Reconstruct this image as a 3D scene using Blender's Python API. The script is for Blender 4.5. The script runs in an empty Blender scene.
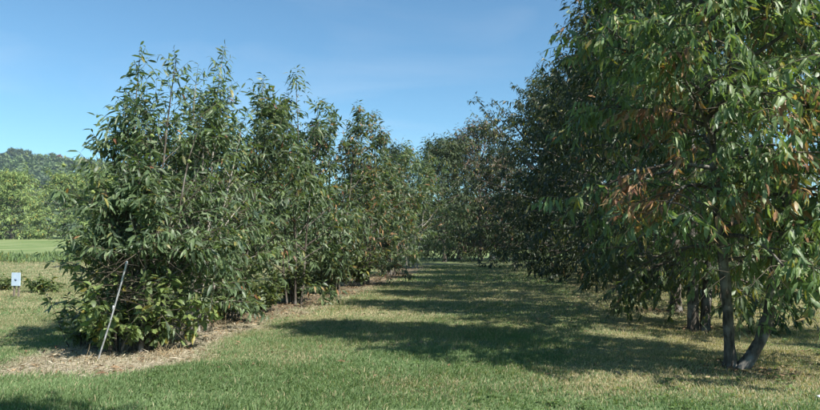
import bpy, math, random
import numpy as np
from mathutils import Matrix, Vector
R = math.radians

# ------------------------------------------------------------------ camera, sky, sun, exposure
sc = bpy.context.scene
COL = sc.collection
F = 640.0                      # focal length in photograph pixels (820 wide)
EYE = 1.6
HOR = 243.0                    # horizon row in the photograph
cam_d = bpy.data.cameras.new('camera')
cam_d.sensor_width = 36.0
cam_d.lens = 36.0 * F / 820.0
cam_d.clip_start = 0.05
cam_d.clip_end = 6000
cam = bpy.data.objects.new('camera', cam_d)
COL.objects.link(cam)
cam.location = (0, 0, EYE)
cam.rotation_euler = (R(90) + math.atan((HOR - 205) / F), 0, 0)
sc.camera = cam

SUN_AZ_VEC = (0.77, -0.64)     # horizontal direction towards the sun (x right, y away from the camera)
SUN_EL = 46.0
w = bpy.data.worlds.new('World')
sc.world = w
w.use_nodes = True
nt = w.node_tree
nt.nodes.clear()
sky = nt.nodes.new('ShaderNodeTexSky')
sky.sky_type = 'NISHITA'
sky.sun_disc = False
sky.sun_elevation = R(SUN_EL)
sky.sun_rotation = math.atan2(SUN_AZ_VEC[0], SUN_AZ_VEC[1])
sky.altitude = 200
sky.air_density = 1.0
sky.dust_density = 0.25
sky.ozone_density = 1.2
bg = nt.nodes.new('ShaderNodeBackground')
bg.inputs['Strength'].default_value = 0.07
wo = nt.nodes.new('ShaderNodeOutputWorld')
tint = nt.nodes.new('ShaderNodeMix'); tint.data_type = 'RGBA'; tint.blend_type = 'MULTIPLY'
tint.inputs['Factor'].default_value = 1.0
tint.inputs['B'].default_value = (0.66, 1.0, 1.10, 1)      # camera white balance of the clear sky
nt.links.new(sky.outputs[0], tint.inputs['A'])
# very faint high cirrus over the whole sky
wtc = nt.nodes.new('ShaderNodeTexCoord'); wmp = nt.nodes.new('ShaderNodeMapping')
wmp.inputs['Scale'].default_value = (1.0, 1.6, 4.0); wmp.inputs['Rotation'].default_value = (0, R(14), R(20))
wn = nt.nodes.new('ShaderNodeTexNoise'); wn.inputs['Scale'].default_value = 2.4; wn.inputs['Detail'].default_value = 8; wn.inputs['Distortion'].default_value = .6
wr = nt.nodes.new('ShaderNodeMapRange'); wr.inputs['From Min'].default_value = .50; wr.inputs['From Max'].default_value = .80
wr.inputs['To Max'].default_value = .16
cl = nt.nodes.new('ShaderNodeMix'); cl.data_type = 'RGBA'; cl.inputs['B'].default_value = (6.5, 7.0, 7.6, 1)
nt.links.new(wtc.outputs['Generated'], wmp.inputs['Vector']); nt.links.new(wmp.outputs[0], wn.inputs['Vector'])
nt.links.new(wn.outputs['Fac'], wr.inputs['Value']); nt.links.new(wr.outputs[0], cl.inputs['Factor'])
nt.links.new(tint.outputs['Result'], cl.inputs['A'])
nt.links.new(cl.outputs['Result'], bg.inputs[0])
nt.links.new(bg.outputs[0], wo.inputs[0])

sun_d = bpy.data.lights.new('sun', 'SUN')
sun_d.energy = 5.0
sun_d.angle = R(0.53)
sun_d.color = (1.0, 0.95, 0.87)
sun = bpy.data.objects.new('sun', sun_d)
COL.objects.link(sun)
hl = math.hypot(*SUN_AZ_VEC)
sv = Vector((SUN_AZ_VEC[0] / hl * math.cos(R(SUN_EL)), SUN_AZ_VEC[1] / hl * math.cos(R(SUN_EL)), math.sin(R(SUN_EL))))
sun.rotation_euler = sv.to_track_quat('Z', 'Y').to_euler()
sun.location = (20, -15, 30)

sc.view_settings.view_transform = 'Standard'
sc.view_settings.look = 'None'
sc.view_settings.exposure = 1.08
sc.view_settings.gamma = 1.0
sc.view_settings.use_curve_mapping = False
sc.render.engine = 'CYCLES'
sc.cycles.max_bounces = 6
sc.cycles.diffuse_bounces = 3
sc.cycles.transmission_bounces = 4
sc.cycles.use_denoising = True

# ------------------------------------------------------------------ helpers
def tag(o, label=None, cat=None, group=None, kind=None):
    if label: o['label'] = label
    if cat: o['category'] = cat
    if group: o['group'] = group
    if kind: o['kind'] = kind
    return o

def link(name, me, mat=None, parent=None, smooth=False):
    o = bpy.data.objects.new(name, me)
    COL.objects.link(o)
    if mat is not None and len(me.materials) == 0: me.materials.append(mat)
    if parent is not None: o.parent = parent
    if smooth:
        me.polygons.foreach_set('use_smooth', np.ones(len(me.polygons), dtype=bool))
    return o

def empty(name, loc):
    o = bpy.data.objects.new(name, None)
    COL.objects.link(o)
    o.location = loc
    o.empty_display_size = 0.3
    return o

def raw_mesh(name, V, loops, totals, col=None, attr=None):
    me = bpy.data.meshes.new(name)
    V = np.asarray(V, dtype=np.float32).reshape(-1, 3)
    loops = np.asarray(loops, dtype=np.int32).ravel()
    totals = np.asarray(totals, dtype=np.int32).ravel()
    starts = np.concatenate(([0], np.cumsum(totals)[:-1])).astype(np.int32)
    me.vertices.add(len(V)); me.vertices.foreach_set('co', V.ravel())
    me.loops.add(len(loops)); me.loops.foreach_set('vertex_index', loops)
    me.polygons.add(len(totals))
    me.polygons.foreach_set('loop_start', starts)
    me.polygons.foreach_set('loop_total', totals)
    if col is not None:
        a = me.color_attributes.new('tint', 'FLOAT_COLOR', 'POINT')
        c = np.ones((len(V), 4), dtype=np.float32); c[:, :3] = col
        a.data.foreach_set('color', c.ravel())
    if attr is not None:
        for k, v in attr.items():
            a = me.attributes.new(k, 'FLOAT', 'POINT')
            a.data.foreach_set('value', np.asarray(v, dtype=np.float32))
    me.update(calc_edges=True)
    return me

def vnoise(x, y, seed=0):
    x = np.asarray(x, dtype=np.float64); y = np.asarray(y, dtype=np.float64)
    xi = np.floor(x).astype(np.int64); yi = np.floor(y).astype(np.int64)
    xf = x - xi; yf = y - yi
    xf = xf * xf * (3 - 2 * xf); yf = yf * yf * (3 - 2 * yf)
    def h(a, b):
        n = (a * 374761393 + b * 668265263 + seed * 1442695041) & 0x7fffffff
        n = ((n ^ (n >> 13)) * 1274126177) & 0x7fffffff
        return ((n ^ (n >> 16)) & 0xffff) / 65535.0
    a = h(xi, yi) * (1 - xf) + h(xi + 1, yi) * xf
    b = h(xi, yi + 1) * (1 - xf) + h(xi + 1, yi + 1) * xf
    return a * (1 - yf) + b * yf

def fbm(x, y, seed=0, oct=3):
    s = 0; a = 0.5; t = 0
    for k in range(oct):
        s = s + a * vnoise(x * 2 ** k, y * 2 ** k, seed + k * 7); t += a; a *= 0.5
    return s / t

def sstep(a, b, x):
    t = np.clip((np.asarray(x, dtype=np.float64) - a) / (b - a), 0, 1)
    return t * t * (3 - 2 * t)

def nrm(v):
    v = np.asarray(v, dtype=np.float64)
    return v / (np.linalg.norm(v, axis=-1, keepdims=True) + 1e-9)

def gz(x, y):
    """height of the ground"""
    x = np.asarray(x, dtype=np.float64); y = np.asarray(y, dtype=np.float64)
    near = 0.07 * (fbm(x * 0.22 + 31, y * 0.22 + 17, 5, 2) - 0.5) + 0.02 * (vnoise(x * 1.6, y * 1.6, 9) - 0.5)
    side = sstep(-4, -22, x)
    rise = side * (0.032 * np.clip(y - 36, 0, 190))
    return near * sstep(90, 40, np.hypot(x, y)) + rise

LROW = np.array([(-5.2, 4.0), (-4.1, 9.0), (-4.0, 11.5), (-3.75, 13.65), (-3.05, 17), (-2.6, 20.5), (-1.9, 25), (-1.0, 32), (0.1, 41), (2.0, 56)])
RROW = np.array([(2.6, 2.0), (4.1, 8.3), (5.2, 12), (6.05, 15.3), (6.9, 19.5), (7.8, 24), (8.9, 29.5), (10, 35.5), (11, 42), (14, 60)])
def row_x(row, y): return np.interp(y, row[:, 1], row[:, 0])

def masks(x, y):
    """straw mulch, dry turf and litter amounts on the ground"""
    n1 = fbm(x * 0.55, y * 0.55, 21, 3); n2 = fbm(x * 1.9 + 4, y * 1.9, 33, 3); n3 = fbm(x * 0.16, y * 0.16, 3, 2)
    dl = x - row_x(LROW, y)
    edge = 1.0 + 0.45 * (n1 - 0.5) * 2 + 0.25 * (n2 - 0.5)
    wid = np.where(dl > 0, .98, 1.3)
    straw = sstep(edge + 0.28, edge - 0.28, np.abs(dl) / wid) * sstep(7.5, 8.2, y + 0.5 * (n2 - 0.5) - 0.18 * dl) * (1 - .62 * sstep(11.5, 14, y)) * sstep(52, 40, y)
    dr = x - row_x(RROW, y)
    under_r = sstep(-3.1, -1.2, dr + 1.4 * (n1 - 0.5)) * sstep(6.0, 7.6, y + 1.6 * (n1 - 0.5))
    lane = 0.06 + 0.36 * sstep(8.0, 13, y) + 0.75 * (n1 - 0.52) + 0.4 * (n2 - 0.5)
    leftlawn = sstep(-5.5, -7, x) * (0.05 + 0.5 * sstep(17, 25, y) * sstep(50, 44, y)) + 0.0 * n3
    dry = np.clip(np.maximum(np.maximum(0.72 * under_r + 0.5 * (n2 - 0.5) * under_r, lane), leftlawn + 0.5 * (n1 - 0.5)), 0, 1)
    dry = dry * (1 - 0.9 * sstep(48, 60, y))
    return straw, dry

# ------------------------------------------------------------------ materials
def new_mat(name):
    m = bpy.data.materials.new(name); m.use_nodes = True
    m.node_tree.nodes.clear()
    return m, m.node_tree.nodes, m.node_tree.links

def simple_mat(name, c1, c2, scale=8, rough=0.8, bump=0.3, bscale=30, metallic=0.0, stretch=None, spec=0.3):
    m, N, L = new_mat(name)
    out = N.new('ShaderNodeOutputMaterial'); p = N.new('ShaderNodeBsdfPrincipled')
    tc = N.new('ShaderNodeTexCoord'); mp = N.new('ShaderNodeMapping')
    if stretch: mp.inputs['Scale'].default_value = stretch
    L.new(tc.outputs['Object'], mp.inputs['Vector'])
    n = N.new('ShaderNodeTexNoise'); n.inputs['Scale'].default_value = scale; n.inputs['Detail'].default_value = 6
    L.new(mp.outputs[0], n.inputs['Vector'])
    r = N.new('ShaderNodeValToRGB'); r.color_ramp.elements[0].position = 0.33; r.color_ramp.elements[1].position = 0.67
    r.color_ramp.elements[0].color = (*c1, 1); r.color_ramp.elements[1].color = (*c2, 1)
    L.new(n.outputs['Fac'], r.inputs[0]); L.new(r.outputs[0], p.inputs['Base Color'])
    p.inputs['Roughness'].default_value = rough; p.inputs['Metallic'].default_value = metallic
    p.inputs['Specular IOR Level'].default_value = spec
    n2 = N.new('ShaderNodeTexNoise'); n2.inputs['Scale'].default_value = bscale; n2.inputs['Detail'].default_value = 5
    L.new(mp.outputs[0], n2.inputs['Vector'])
    b = N.new('ShaderNodeBump'); b.inputs['Strength'].default_value = bump; b.inputs['Distance'].default_value = 0.02
    L.new(n2.outputs['Fac'], b.inputs['Height']); L.new(b.outputs[0], p.inputs['Normal'])
    L.new(p.outputs[0], out.inputs[0])
    return m

def leaf_mat(name, trans=0.36, rough=0.45, spec=0.4, back=(1.25, 1.2, 1.5)):
    m, N, L = new_mat(name)
    out = N.new('ShaderNodeOutputMaterial'); p = N.new('ShaderNodeBsdfPrincipled')
    a = N.new('ShaderNodeVertexColor'); a.layer_name = 'tint'
    ge = N.new('ShaderNodeNewGeometry')
    mu = N.new('ShaderNodeMix'); mu.data_type = 'RGBA'; mu.blend_type = 'MULTIPLY'
    mu.inputs['B'].default_value = (*back, 1)
    # blotches of age and wear on the leaf surface
    gp = N.new('ShaderNodeTexNoise'); gp.inputs['Scale'].default_value = 38; gp.inputs['Detail'].default_value = 4
    L.new(ge.outputs['Position'], gp.inputs['Vector'])
    mr = N.new('ShaderNodeMapRange'); mr.inputs['From Min'].default_value = .3; mr.inputs['From Max'].default_value = .7
    mr.inputs['To Min'].default_value = .62; mr.inputs['To Max'].default_value = 1.38
    L.new(gp.outputs['Fac'], mr.inputs['Value'])
    bl = N.new('ShaderNodeVectorMath'); bl.operation = 'SCALE'
    L.new(a.outputs['Color'], bl.inputs[0]); L.new(mr.outputs[0], bl.inputs['Scale'])
    L.new(ge.outputs['Backfacing'], mu.inputs['Factor']); L.new(bl.outputs[0], mu.inputs['A'])
    L.new(mu.outputs['Result'], p.inputs['Base Color'])
    p.inputs['Roughness'].default_value = rough
    p.inputs['Specular IOR Level'].default_value = spec
    t = N.new('ShaderNodeBsdfTranslucent')
    tm = N.new('ShaderNodeMix'); tm.data_type = 'RGBA'; tm.blend_type = 'MULTIPLY'; tm.inputs['Factor'].default_value = 1
    tm.inputs['B'].default_value = (1.5, 1.55, 0.6, 1)
    L.new(a.outputs['Color'], tm.inputs['A']); L.new(tm.outputs['Result'], t.inputs['Color'])
    mx = N.new('ShaderNodeMixShader'); mx.inputs[0].default_value = trans
    L.new(p.outputs[0], mx.inputs[1]); L.new(t.outputs[0], mx.inputs[2]); L.new(mx.outputs[0], out.inputs[0])
    return m

M_LEAF = leaf_mat('chestnut_leaf')
M_FAR = leaf_mat('far_leaf', trans=0.22, rough=0.6, spec=0.25)
M_GRASS = leaf_mat('grass_blade', trans=0.35, rough=0.55, spec=0.25, back=(1, 1, 1))
M_LITTER = leaf_mat('dead_leaf', trans=0.1, rough=0.75, spec=0.15, back=(1.15, 1.1, 1.05))

def bark_mat():
    m, N, L = new_mat('bark')
    out = N.new('ShaderNodeOutputMaterial'); p = N.new('ShaderNodeBsdfPrincipled')
    tc = N.new('ShaderNodeTexCoord'); mp = N.new('ShaderNodeMapping'); mp.inputs['Scale'].default_value = (1, 1, 0.28)
    L.new(tc.outputs['Object'], mp.inputs['Vector'])
    n = N.new('ShaderNodeTexNoise'); n.inputs['Scale'].default_value = 26; n.inputs['Detail'].default_value = 8
    L.new(mp.outputs[0], n.inputs['Vector'])
    r = N.new('ShaderNodeValToRGB'); e = r.color_ramp.elements
    e[0].position = 0.34; e[0].color = (0.035, 0.028, 0.022, 1); e[1].position = 0.7; e[1].color = (0.14, 0.12, 0.098, 1)
    L.new(n.outputs['Fac'], r.inputs[0])
    n2 = N.new('ShaderNodeTexNoise'); n2.inputs['Scale'].default_value = 4.5; n2.inputs['Detail'].default_value = 5
    L.new(tc.outputs['Object'], n2.inputs['Vector'])
    r2 = N.new('ShaderNodeValToRGB'); r2.color_ramp.elements[0].position = 0.52; r2.color_ramp.elements[1].position = 0.64
    L.new(n2.outputs['Fac'], r2.inputs[0])
    mx = N.new('ShaderNodeMix'); mx.data_type = 'RGBA'; mx.inputs['B'].default_value = (0.36, 0.35, 0.32, 1)
    mm = N.new('ShaderNodeMath'); mm.operation = 'MULTIPLY'; mm.inputs[1].default_value = 0.35
    L.new(r2.outputs[0], mm.inputs[0]); L.new(mm.outputs[0], mx.inputs['Factor']); L.new(r.outputs[0], mx.inputs['A'])
    L.new(mx.outputs['Result'], p.inputs['Base Color'])
    p.inputs['Roughness'].default_value = 0.88; p.inputs['Specular IOR Level'].default_value = 0.2
    b = N.new('ShaderNodeBump'); b.inputs['Strength'].default_value = 0.7; b.inputs['Distance'].default_value = 0.02
    L.new(n.outputs['Fac'], b.inputs['Height']); L.new(b.outputs[0], p.inputs['Normal']); L.new(p.outputs[0], out.inputs[0])
    return m
M_BARK = bark_mat()
M_TWIG = simple_mat('twig_bark', (0.05, 0.04, 0.028), (0.12, 0.1, 0.075), 12, 0.85, 0.3, 40)
M_PALE = simple_mat('pale_stem_bark', (0.16, 0.14, 0.115), (0.34, 0.32, 0.28), 9, 0.85, 0.4, 40, stretch=(1, 1, 0.3))

def ground_mat():
    m, N, L = new_mat('turf_ground')
    out = N.new('ShaderNodeOutputMaterial'); p = N.new('ShaderNodeBsdfPrincipled')
    tc = N.new('ShaderNodeTexCoord')
    def noise(s, d=6):
        n = N.new('ShaderNodeTexNoise'); n.inputs['Scale'].default_value = s; n.inputs['Detail'].default_value = d
        L.new(tc.outputs['Object'], n.inputs['Vector']); return n
    def ramp(src, p0, p1, c0, c1):
        r = N.new('ShaderNodeValToRGB'); e = r.color_ramp.elements
        e[0].position = p0; e[1].position = p1; e[0].color = (*c0, 1); e[1].color = (*c1, 1)
        L.new(src.outputs['Fac'], r.inputs[0]); return r.outputs[0]
    def mix(f, a, b):
        x = N.new('ShaderNodeMix'); x.data_type = 'RGBA'
        L.new(f, x.inputs['Factor']); L.new(a, x.inputs['A']); L.new(b, x.inputs['B']); return x.outputs['Result']
    def at(n):
        a = N.new('ShaderNodeAttribute'); a.attribute_name = n; return a.outputs['Fac']
    fine = noise(24, 8); mid = noise(2.2, 6)
    green = ramp(fine, .3, .7, (0.07, 0.115, 0.045), (0.155, 0.21, 0.095))
    dry = ramp(fine, .3, .7, (0.15, 0.135, 0.07), (0.32, 0.275, 0.16))
    straw = ramp(fine, .3, .7, (0.19, 0.165, 0.115), (0.40, 0.36, 0.27))
    litter = ramp(fine, .35, .65, (0.06, 0.045, 0.032), (0.17, 0.125, 0.085))
    wide = noise(.22, 7)
    field = ramp(wide, .32, .68, (0.10, 0.155, 0.05), (0.21, 0.24, 0.11))
    c = mix(at('dry'), green, dry)
    c = mix(at('field'), c, field)
    c = mix(at('straw'), c, straw)
    c = mix(at('litter'), c, litter)
    L.new(c, p.inputs['Base Color'])
    p.inputs['Roughness'].default_value = 0.95; p.inputs['Specular IOR Level'].default_value = 0.1
    b = N.new('ShaderNodeBump'); b.inputs['Strength'].default_value = 0.8; b.inputs['Distance'].default_value = 0.03
    L.new(fine.outputs['Fac'], b.inputs['Height']); L.new(b.outputs[0], p.inputs['Normal'])
    L.new(p.outputs[0], out.inputs[0])
    return m

# ------------------------------------------------------------------ ground
def litter_amt(x, y):
    dl = np.abs(x - row_x(LROW, y)); n = fbm(x * 0.9, y * 0.9, 61, 3)
    a = sstep(1.3, 0.3, dl + 1.2 * (n - 0.5)) * sstep(11.0, 14.0, y) * sstep(50, 40, y) * 0.85
    b = 0.0
    for (tx, ty) in RROW[1:6]:
        b = np.maximum(b, 0.7 * sstep(1.1, 0.1, np.hypot(x - tx, (y - ty) * 1.2) + 1.6 * (n - 0.5)))
    return np.maximum(a, b)

def build_ground():
    t = np.linspace(-1, 1, 221)
    gx = 9.0 * np.sinh(t * 5.6) * 0.62
    u = np.linspace(0, 1, 41)
    gy = -30 + 34 * u[:20] / u[19]
    gy = np.concatenate((gy, 4 + 4.0 * np.sinh(np.linspace(0.02, 6.55, 220))))
    X, Y = np.meshgrid(gx, gy)
    Z = gz(X, Y)
    nx, ny = len(gx), len(gy)
    i = np.arange((ny - 1) * (nx - 1)); r = i // (nx - 1); c = i % (nx - 1)
    a = r * nx + c
    quads = np.stack((a, a + 1, a + nx + 1, a + nx), 1)
    s, d = masks(X.ravel(), Y.ravel())
    xf, yf = X.ravel(), Y.ravel()
    fieldm = np.maximum(sstep(48, 56, yf) * sstep(-4, -12, xf), sstep(70, 85, yf))
    lit = litter_amt(xf, yf)
    me = raw_mesh('ground', np.stack((xf, yf, Z.ravel()), 1), quads, np.full(len(quads), 4),
                  attr={'dry': d, 'straw': s, 'field': fieldm, 'litter': lit})
    o = link('ground', me, ground_mat(), smooth=True)
    tag(o, 'mown orchard lawn running out to the open field', kind='structure')
build_ground()

# ------------------------------------------------------------------ grass blades
def build_grass():
    rng = np.random.default_rng(11)
    P = []; H = []; W = []; 
    zones = [(3.2, 6.2, 1000, .05, .0045), (6.2, 9.5, 3600, .044, .0038), (9.5, 14, 1900, .046, .0054), (14, 24, 600, .05, .0105), (24, 46, 130, .06, .02)]
    for (y0, y1, dens, h, wd) in zones:
        half = lambda y: 0.70 * y + 0.8
        area = (y1 - y0) * (half(y0) + half(y1))
        n = int(area * dens)
        y = rng.uniform(y0, y1, int(n * 1.6)); x = rng.uniform(-1, 1, len(y)) * half(y1)
        k = np.abs(x) < half(y); x, y = x[k][:n], y[k][:n]
        P.append(np.stack((x, y), 1)); H.append(np.full(len(x), h)); W.append(np.full(len(x), wd))
    P = np.concatenate(P); H = np.concatenate(H); W = np.concatenate(W)
    x, y = P[:, 0], P[:, 1]
    s, d = masks(x, y)
    lit = litter_amt(x, y)
    keep = rng.random(len(x)) > np.clip(s * 0.86 + lit * 0.8, 0, .93)
    x, y, H, W, s, d = x[keep], y[keep], H[keep], W[keep], s[keep], d[keep]
    n = len(x)
    tuft = fbm(x * 2.6, y * 2.6, 77, 3); big = fbm(x * 0.45 + 9, y * 0.45, 78, 2)
    H = H * (0.3 + 1.4 * tuft ** 1.4 + 0.75 * big) * rng.uniform(.55, 1.35, n) * (1 - 0.42 * d) 
    H = H * np.where(rng.random(n) < .02, rng.uniform(1.3, 2.0, n), 1)
    az = rng.uniform(0, 2 * np.pi, n)
    lean = rng.uniform(.15, .9, n)
    bl = (fbm(x * 1.1, y * 1.1, 80, 2) - 0.5) * 5
    lx = np.cos(az) * lean + np.cos(bl) * .25; ly = np.sin(az) * lean + np.sin(bl) * .25
    z = gz(x, y) - 0.004
    wx, wy = -np.sin(az) * W, np.cos(az) * W
    # facing jitter
    fa = rng.uniform(0, 2 * np.pi, n); wx, wy = np.cos(fa) * W, np.sin(fa) * W
    b0 = np.stack((x - wx, y - wy, z), 1); b1 = np.stack((x + wx, y + wy, z), 1)
    mx, my, mz = x + lx * H * .35, y + ly * H * .35, z + H * .62
    m0 = np.stack((mx - wx * .8, my - wy * .8, mz), 1); m1 = np.stack((mx + wx * .8, my + wy * .8, mz), 1)
    tp = np.stack((x + lx * H, y + ly * H, z + H * (1.0 - .22 * lean)), 1)
    nr = y < 9.5; nf = ~nr
    Vn = np.stack((b0[nr], b1[nr], m1[nr], m0[nr], tp[nr]), 1).reshape(-1, 3)
    Vf = np.stack((b0[nf], b1[nf], tp[nf]), 1).reshape(-1, 3)
    V = np.concatenate((Vn, Vf)); kn, kf = int(nr.sum()), int(nf.sum())
    loops = np.concatenate((((np.arange(kn) * 5)[:, None] + np.array([0, 1, 2, 3, 3, 2, 4])[None]).ravel(),
                            (5 * kn + (np.arange(kf) * 3)[:, None] + np.array([0, 1, 2])[None]).ravel()))
    tot = np.concatenate((np.tile([4, 3], kn), np.full(kf, 3)))
    g1 = np.array([.10, .165, .065]); g2 = np.array([.185, .255, .115]); dr = np.array([.40, .345, .215]); st = np.array([.42, .37, .27])
    f = np.clip(rng.random(n) * .7 + .5 * (big - .3), 0, 1)[:, None]
    c = g1 * (1 - f) + g2 * f
    isd = (rng.random(n) < np.clip(d * 1.0 + .06, 0, .95))[:, None]
    c = np.where(isd, dr * rng.uniform(.6, 1.15, (n, 1)), c)
    iss = (rng.random(n) < s * .9)[:, None]
    c = np.where(iss, st * rng.uniform(.6, 1.1, (n, 1)), c)
    me = raw_mesh('lawn_grass', V, loops, tot, col=np.concatenate((np.repeat(c[nr], 5, 0), np.repeat(c[nf], 3, 0))))
    o = link('lawn_grass', me, M_GRASS)
    tag(o, 'short green and dry blades of mown grass on the lawn', 'grass', kind='stuff')
build_grass()

# ------------------------------------------------------------------ leaf templates
def template(stations, widths, fold=.25, droop=.35):
    """leaf along +Y, midrib plus two edges; returns verts, loops, totals"""
    V = []; 
    def zc(t): return -droop * t * t
    V.append((0, 0, 0))
    for t, wd in zip(stations, widths):
        V += [(-wd, t, zc(t) + fold * wd), (0, t, zc(t)), (wd, t, zc(t) + fold * wd)]
    V.append((0, 1, zc(1.0)))
    n = len(stations); tip = 1 + 3 * n
    F_ = [(0, 2, 1), (0, 3, 2)]
    for k in range(n - 1):
        a = 1 + 3 * k; b = a + 3
        F_ += [(a, a + 1, b + 1, b), (a + 1, a + 2, b + 2, b + 1)]
    a = 1 + 3 * (n - 1)
    F_ += [(a, a + 1, tip), (a + 1, a + 2, tip)]
    return np.array(V, dtype=np.float64), np.array([i for f in F_ for i in f]), np.array([len(f) for f in F_])
T_HI = template([.3, .7], [.125, .115], droop=.4)
T_LO = template([.45], [.15])
T_BROAD = template([.2, .5, .8], [.19, .25, .16], fold=.2, droop=.3)

def leaf_frames(P, D, rng, upj=.55):
    y = nrm(D)
    up = np.array([0, 0, 1.0]) + rng.normal(0, upj, P.shape)
    x = nrm(np.cross(y, up)); z = np.cross(x, y)
    return x, y, z

def leaves_mesh(name, P, fr, S, C, tpl):
    V, lp, tt = tpl
    x, y, z = fr
    W = (V[None, :, 0:1] * x[:, None] + V[None, :, 1:2] * y[:, None] + V[None, :, 2:3] * z[:, None]) * S[:, None, None] + P[:, None]
    n, k = len(P), len(V)
    loops = (np.arange(n)[:, None] * k + lp[None]).ravel()
    return raw_mesh(name, W.reshape(-1, 3), loops, np.tile(tt, n), col=np.repeat(C, k, 0))

def tube_arrays(pts, rad, sides):
    pts = np.asarray(pts, dtype=np.float64); n = len(pts)
    t = nrm(np.gradient(pts, axis=0))
    ref = np.array([1.0, 0, 0]) if abs(t[0][0]) < .8 else np.array([0, 1.0, 0])
    u = nrm(np.cross(t, ref)); v = np.cross(t, u)
    a = np.arange(sides) * 2 * np.pi / sides
    V = pts[:, None] + np.asarray(rad)[:, None, None] * (np.cos(a)[None, :, None] * u[:, None] + np.sin(a)[None, :, None] * v[:, None])
    i = np.arange(n - 1)[:, None] * sides; j = np.arange(sides)[None]; j2 = (j + 1) % sides
    q = np.stack((i + j, i + j2, i + sides + j2, i + sides + j), -1).reshape(-1, 4)
    return V.reshape(-1, 3), q

def tubes_mesh(name, tubes, sides):
    Vs = []; Q = []; o = 0
    for pts, rad in tubes:
        V, q = tube_arrays(pts, rad, sides)
        Vs.append(V); Q.append(q + o); o += len(V)
    Q = np.concatenate(Q)
    return raw_mesh(name, np.concatenate(Vs), Q, np.full(len(Q), 4))

def walk(rng, p, d, L, n, up=0.0, wob=.1):
    p = np.array(p, dtype=np.float64); d = nrm(d); out = [p.copy()]
    for k in range(n):
        d = nrm(d + np.array([0, 0, up / n]) + rng.normal(0, wob, 3))
        p = p + d * L / n
        out.append(p.copy())
    return np.array(out)

def samp(path, t):
    f = t * (len(path) - 1); i = min(int(f), len(path) - 2); a = f - i
    return path[i] * (1 - a) + path[i + 1] * a, nrm(path[i + 1] - path[i])

GREENS = np.array([(.062, .092, .040), (.074, .112, .044), (.090, .132, .052), (.056, .085, .042), (.108, .145, .058)])
def greens(n, rng, bright=1.0, yellow=.03):
    c = GREENS[rng.integers(0, len(GREENS), n)] * rng.uniform(.8, 1.25, (n, 1)) * bright
    k = rng.random(n) < yellow
    c[k] = np.array([.20, .19, .05]) * rng.uniform(.7, 1.2, (k.sum(), 1))
    return c

class Grower:
    """grows one tree: stems, limbs, twigs and leafy shoots, in local coordinates"""
    def __init__(s, seed):
        s.rng = np.random.default_rng(seed)
        s.stems = []; s.limbs = []; s.twigs = []; s.P = []; s.D = []; s.S = []
    def shoot(s, p, d, L, nl, size, droop, up=.2):
        rng = s.rng
        path = walk(rng, p, d, L, 3, up, .08)
        s.twigs.append((path, np.linspace(.0045, .002, 4)))
        t = np.linspace(.12, 1, nl)
        seg = np.minimum((t * 3).astype(int), 2); fr = t * 3 - seg
        pos = path[seg] * (1 - fr[:, None]) + path[seg + 1] * fr[:, None]
        ax = nrm(path[seg + 1] - path[seg])
        side = nrm(np.cross(ax, np.array([0, 0, 1.0]) + rng.normal(0, .25, 3)))
        bi = np.cross(side, ax)
        ang = np.arange(nl) * np.pi + rng.normal(0, .55, nl) + rng.uniform(-.4, .4)
        out = np.cos(ang)[:, None] * side + np.sin(ang)[:, None] * bi
        k = np.clip(1.15 - .75 * t, 0.3, 1)[:, None]
        D = ax * (.35 + .6 * (1 - k)) + out * k + np.array([0, 0, -1.0]) * rng.uniform(.5, 1.5, (nl, 1)) * droop
        s.P.append(pos); s.D.append(D); s.S.append(size * rng.uniform(.48, 1.16, nl) * np.where(t > .85, .8, 1))
    def dress(s, path, t0, n, size, nl, droop, Ls=(.25, .5), up=.15, terminal=True):
        rng = s.rng
        for k in range(n):
            t = t0 + (1 - t0) * (k + rng.random()) / n
            p, d = samp(path, min(t, .999))
            o = rng.normal(0, 1, 3); o -= d * o.dot(d); o = nrm(o); o[2] = o[2] * .6 + .12
            s.shoot(p, d * .6 + o * .9, rng.uniform(*Ls), nl, size, droop, up)
        if terminal: s.shoot(path[-1], path[-1] - path[-2], rng.uniform(*Ls) * 1.15, nl + 2, size, droop, up)
    def limb(s, p, d, L, r, up, ntw, nsh, size, nl, droop, tw=.45, Ls=(.25, .5), t0=.22):
        rng = s.rng
        path = walk(rng, p, d, L, 7, up, .07)
        s.limbs.append((path, np.linspace(r, r * .25, 8)))
        for k in range(ntw):
            t = t0 + (1 - t0) * (k + rng.random()) / ntw
            q, dd = samp(path, min(t, .999))
            sd = nrm(np.cross(dd, (0, 0, 1.0))) * (1 if k % 2 else -1)
            o = nrm(sd + rng.normal(0, .45, 3) + np.array([0, 0, .1]))
            l2 = tw * L * (1.1 - .65 * t) * rng.uniform(.7, 1.25) + .12
            tp = walk(rng, q, dd * .55 + o * .85, l2, 4, up * .4, .1)
            s.twigs.append((tp, np.linspace(r * .3 + .003, .004, 5)))
            s.dress(tp, .2, nsh, size, nl, droop, Ls, up * .3)
        s.dress(path, .45, max(2, nsh - 1), size, nl, droop, Ls, up * .3)

PICK = []      # nearby leaves, later split into leaf objects

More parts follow.
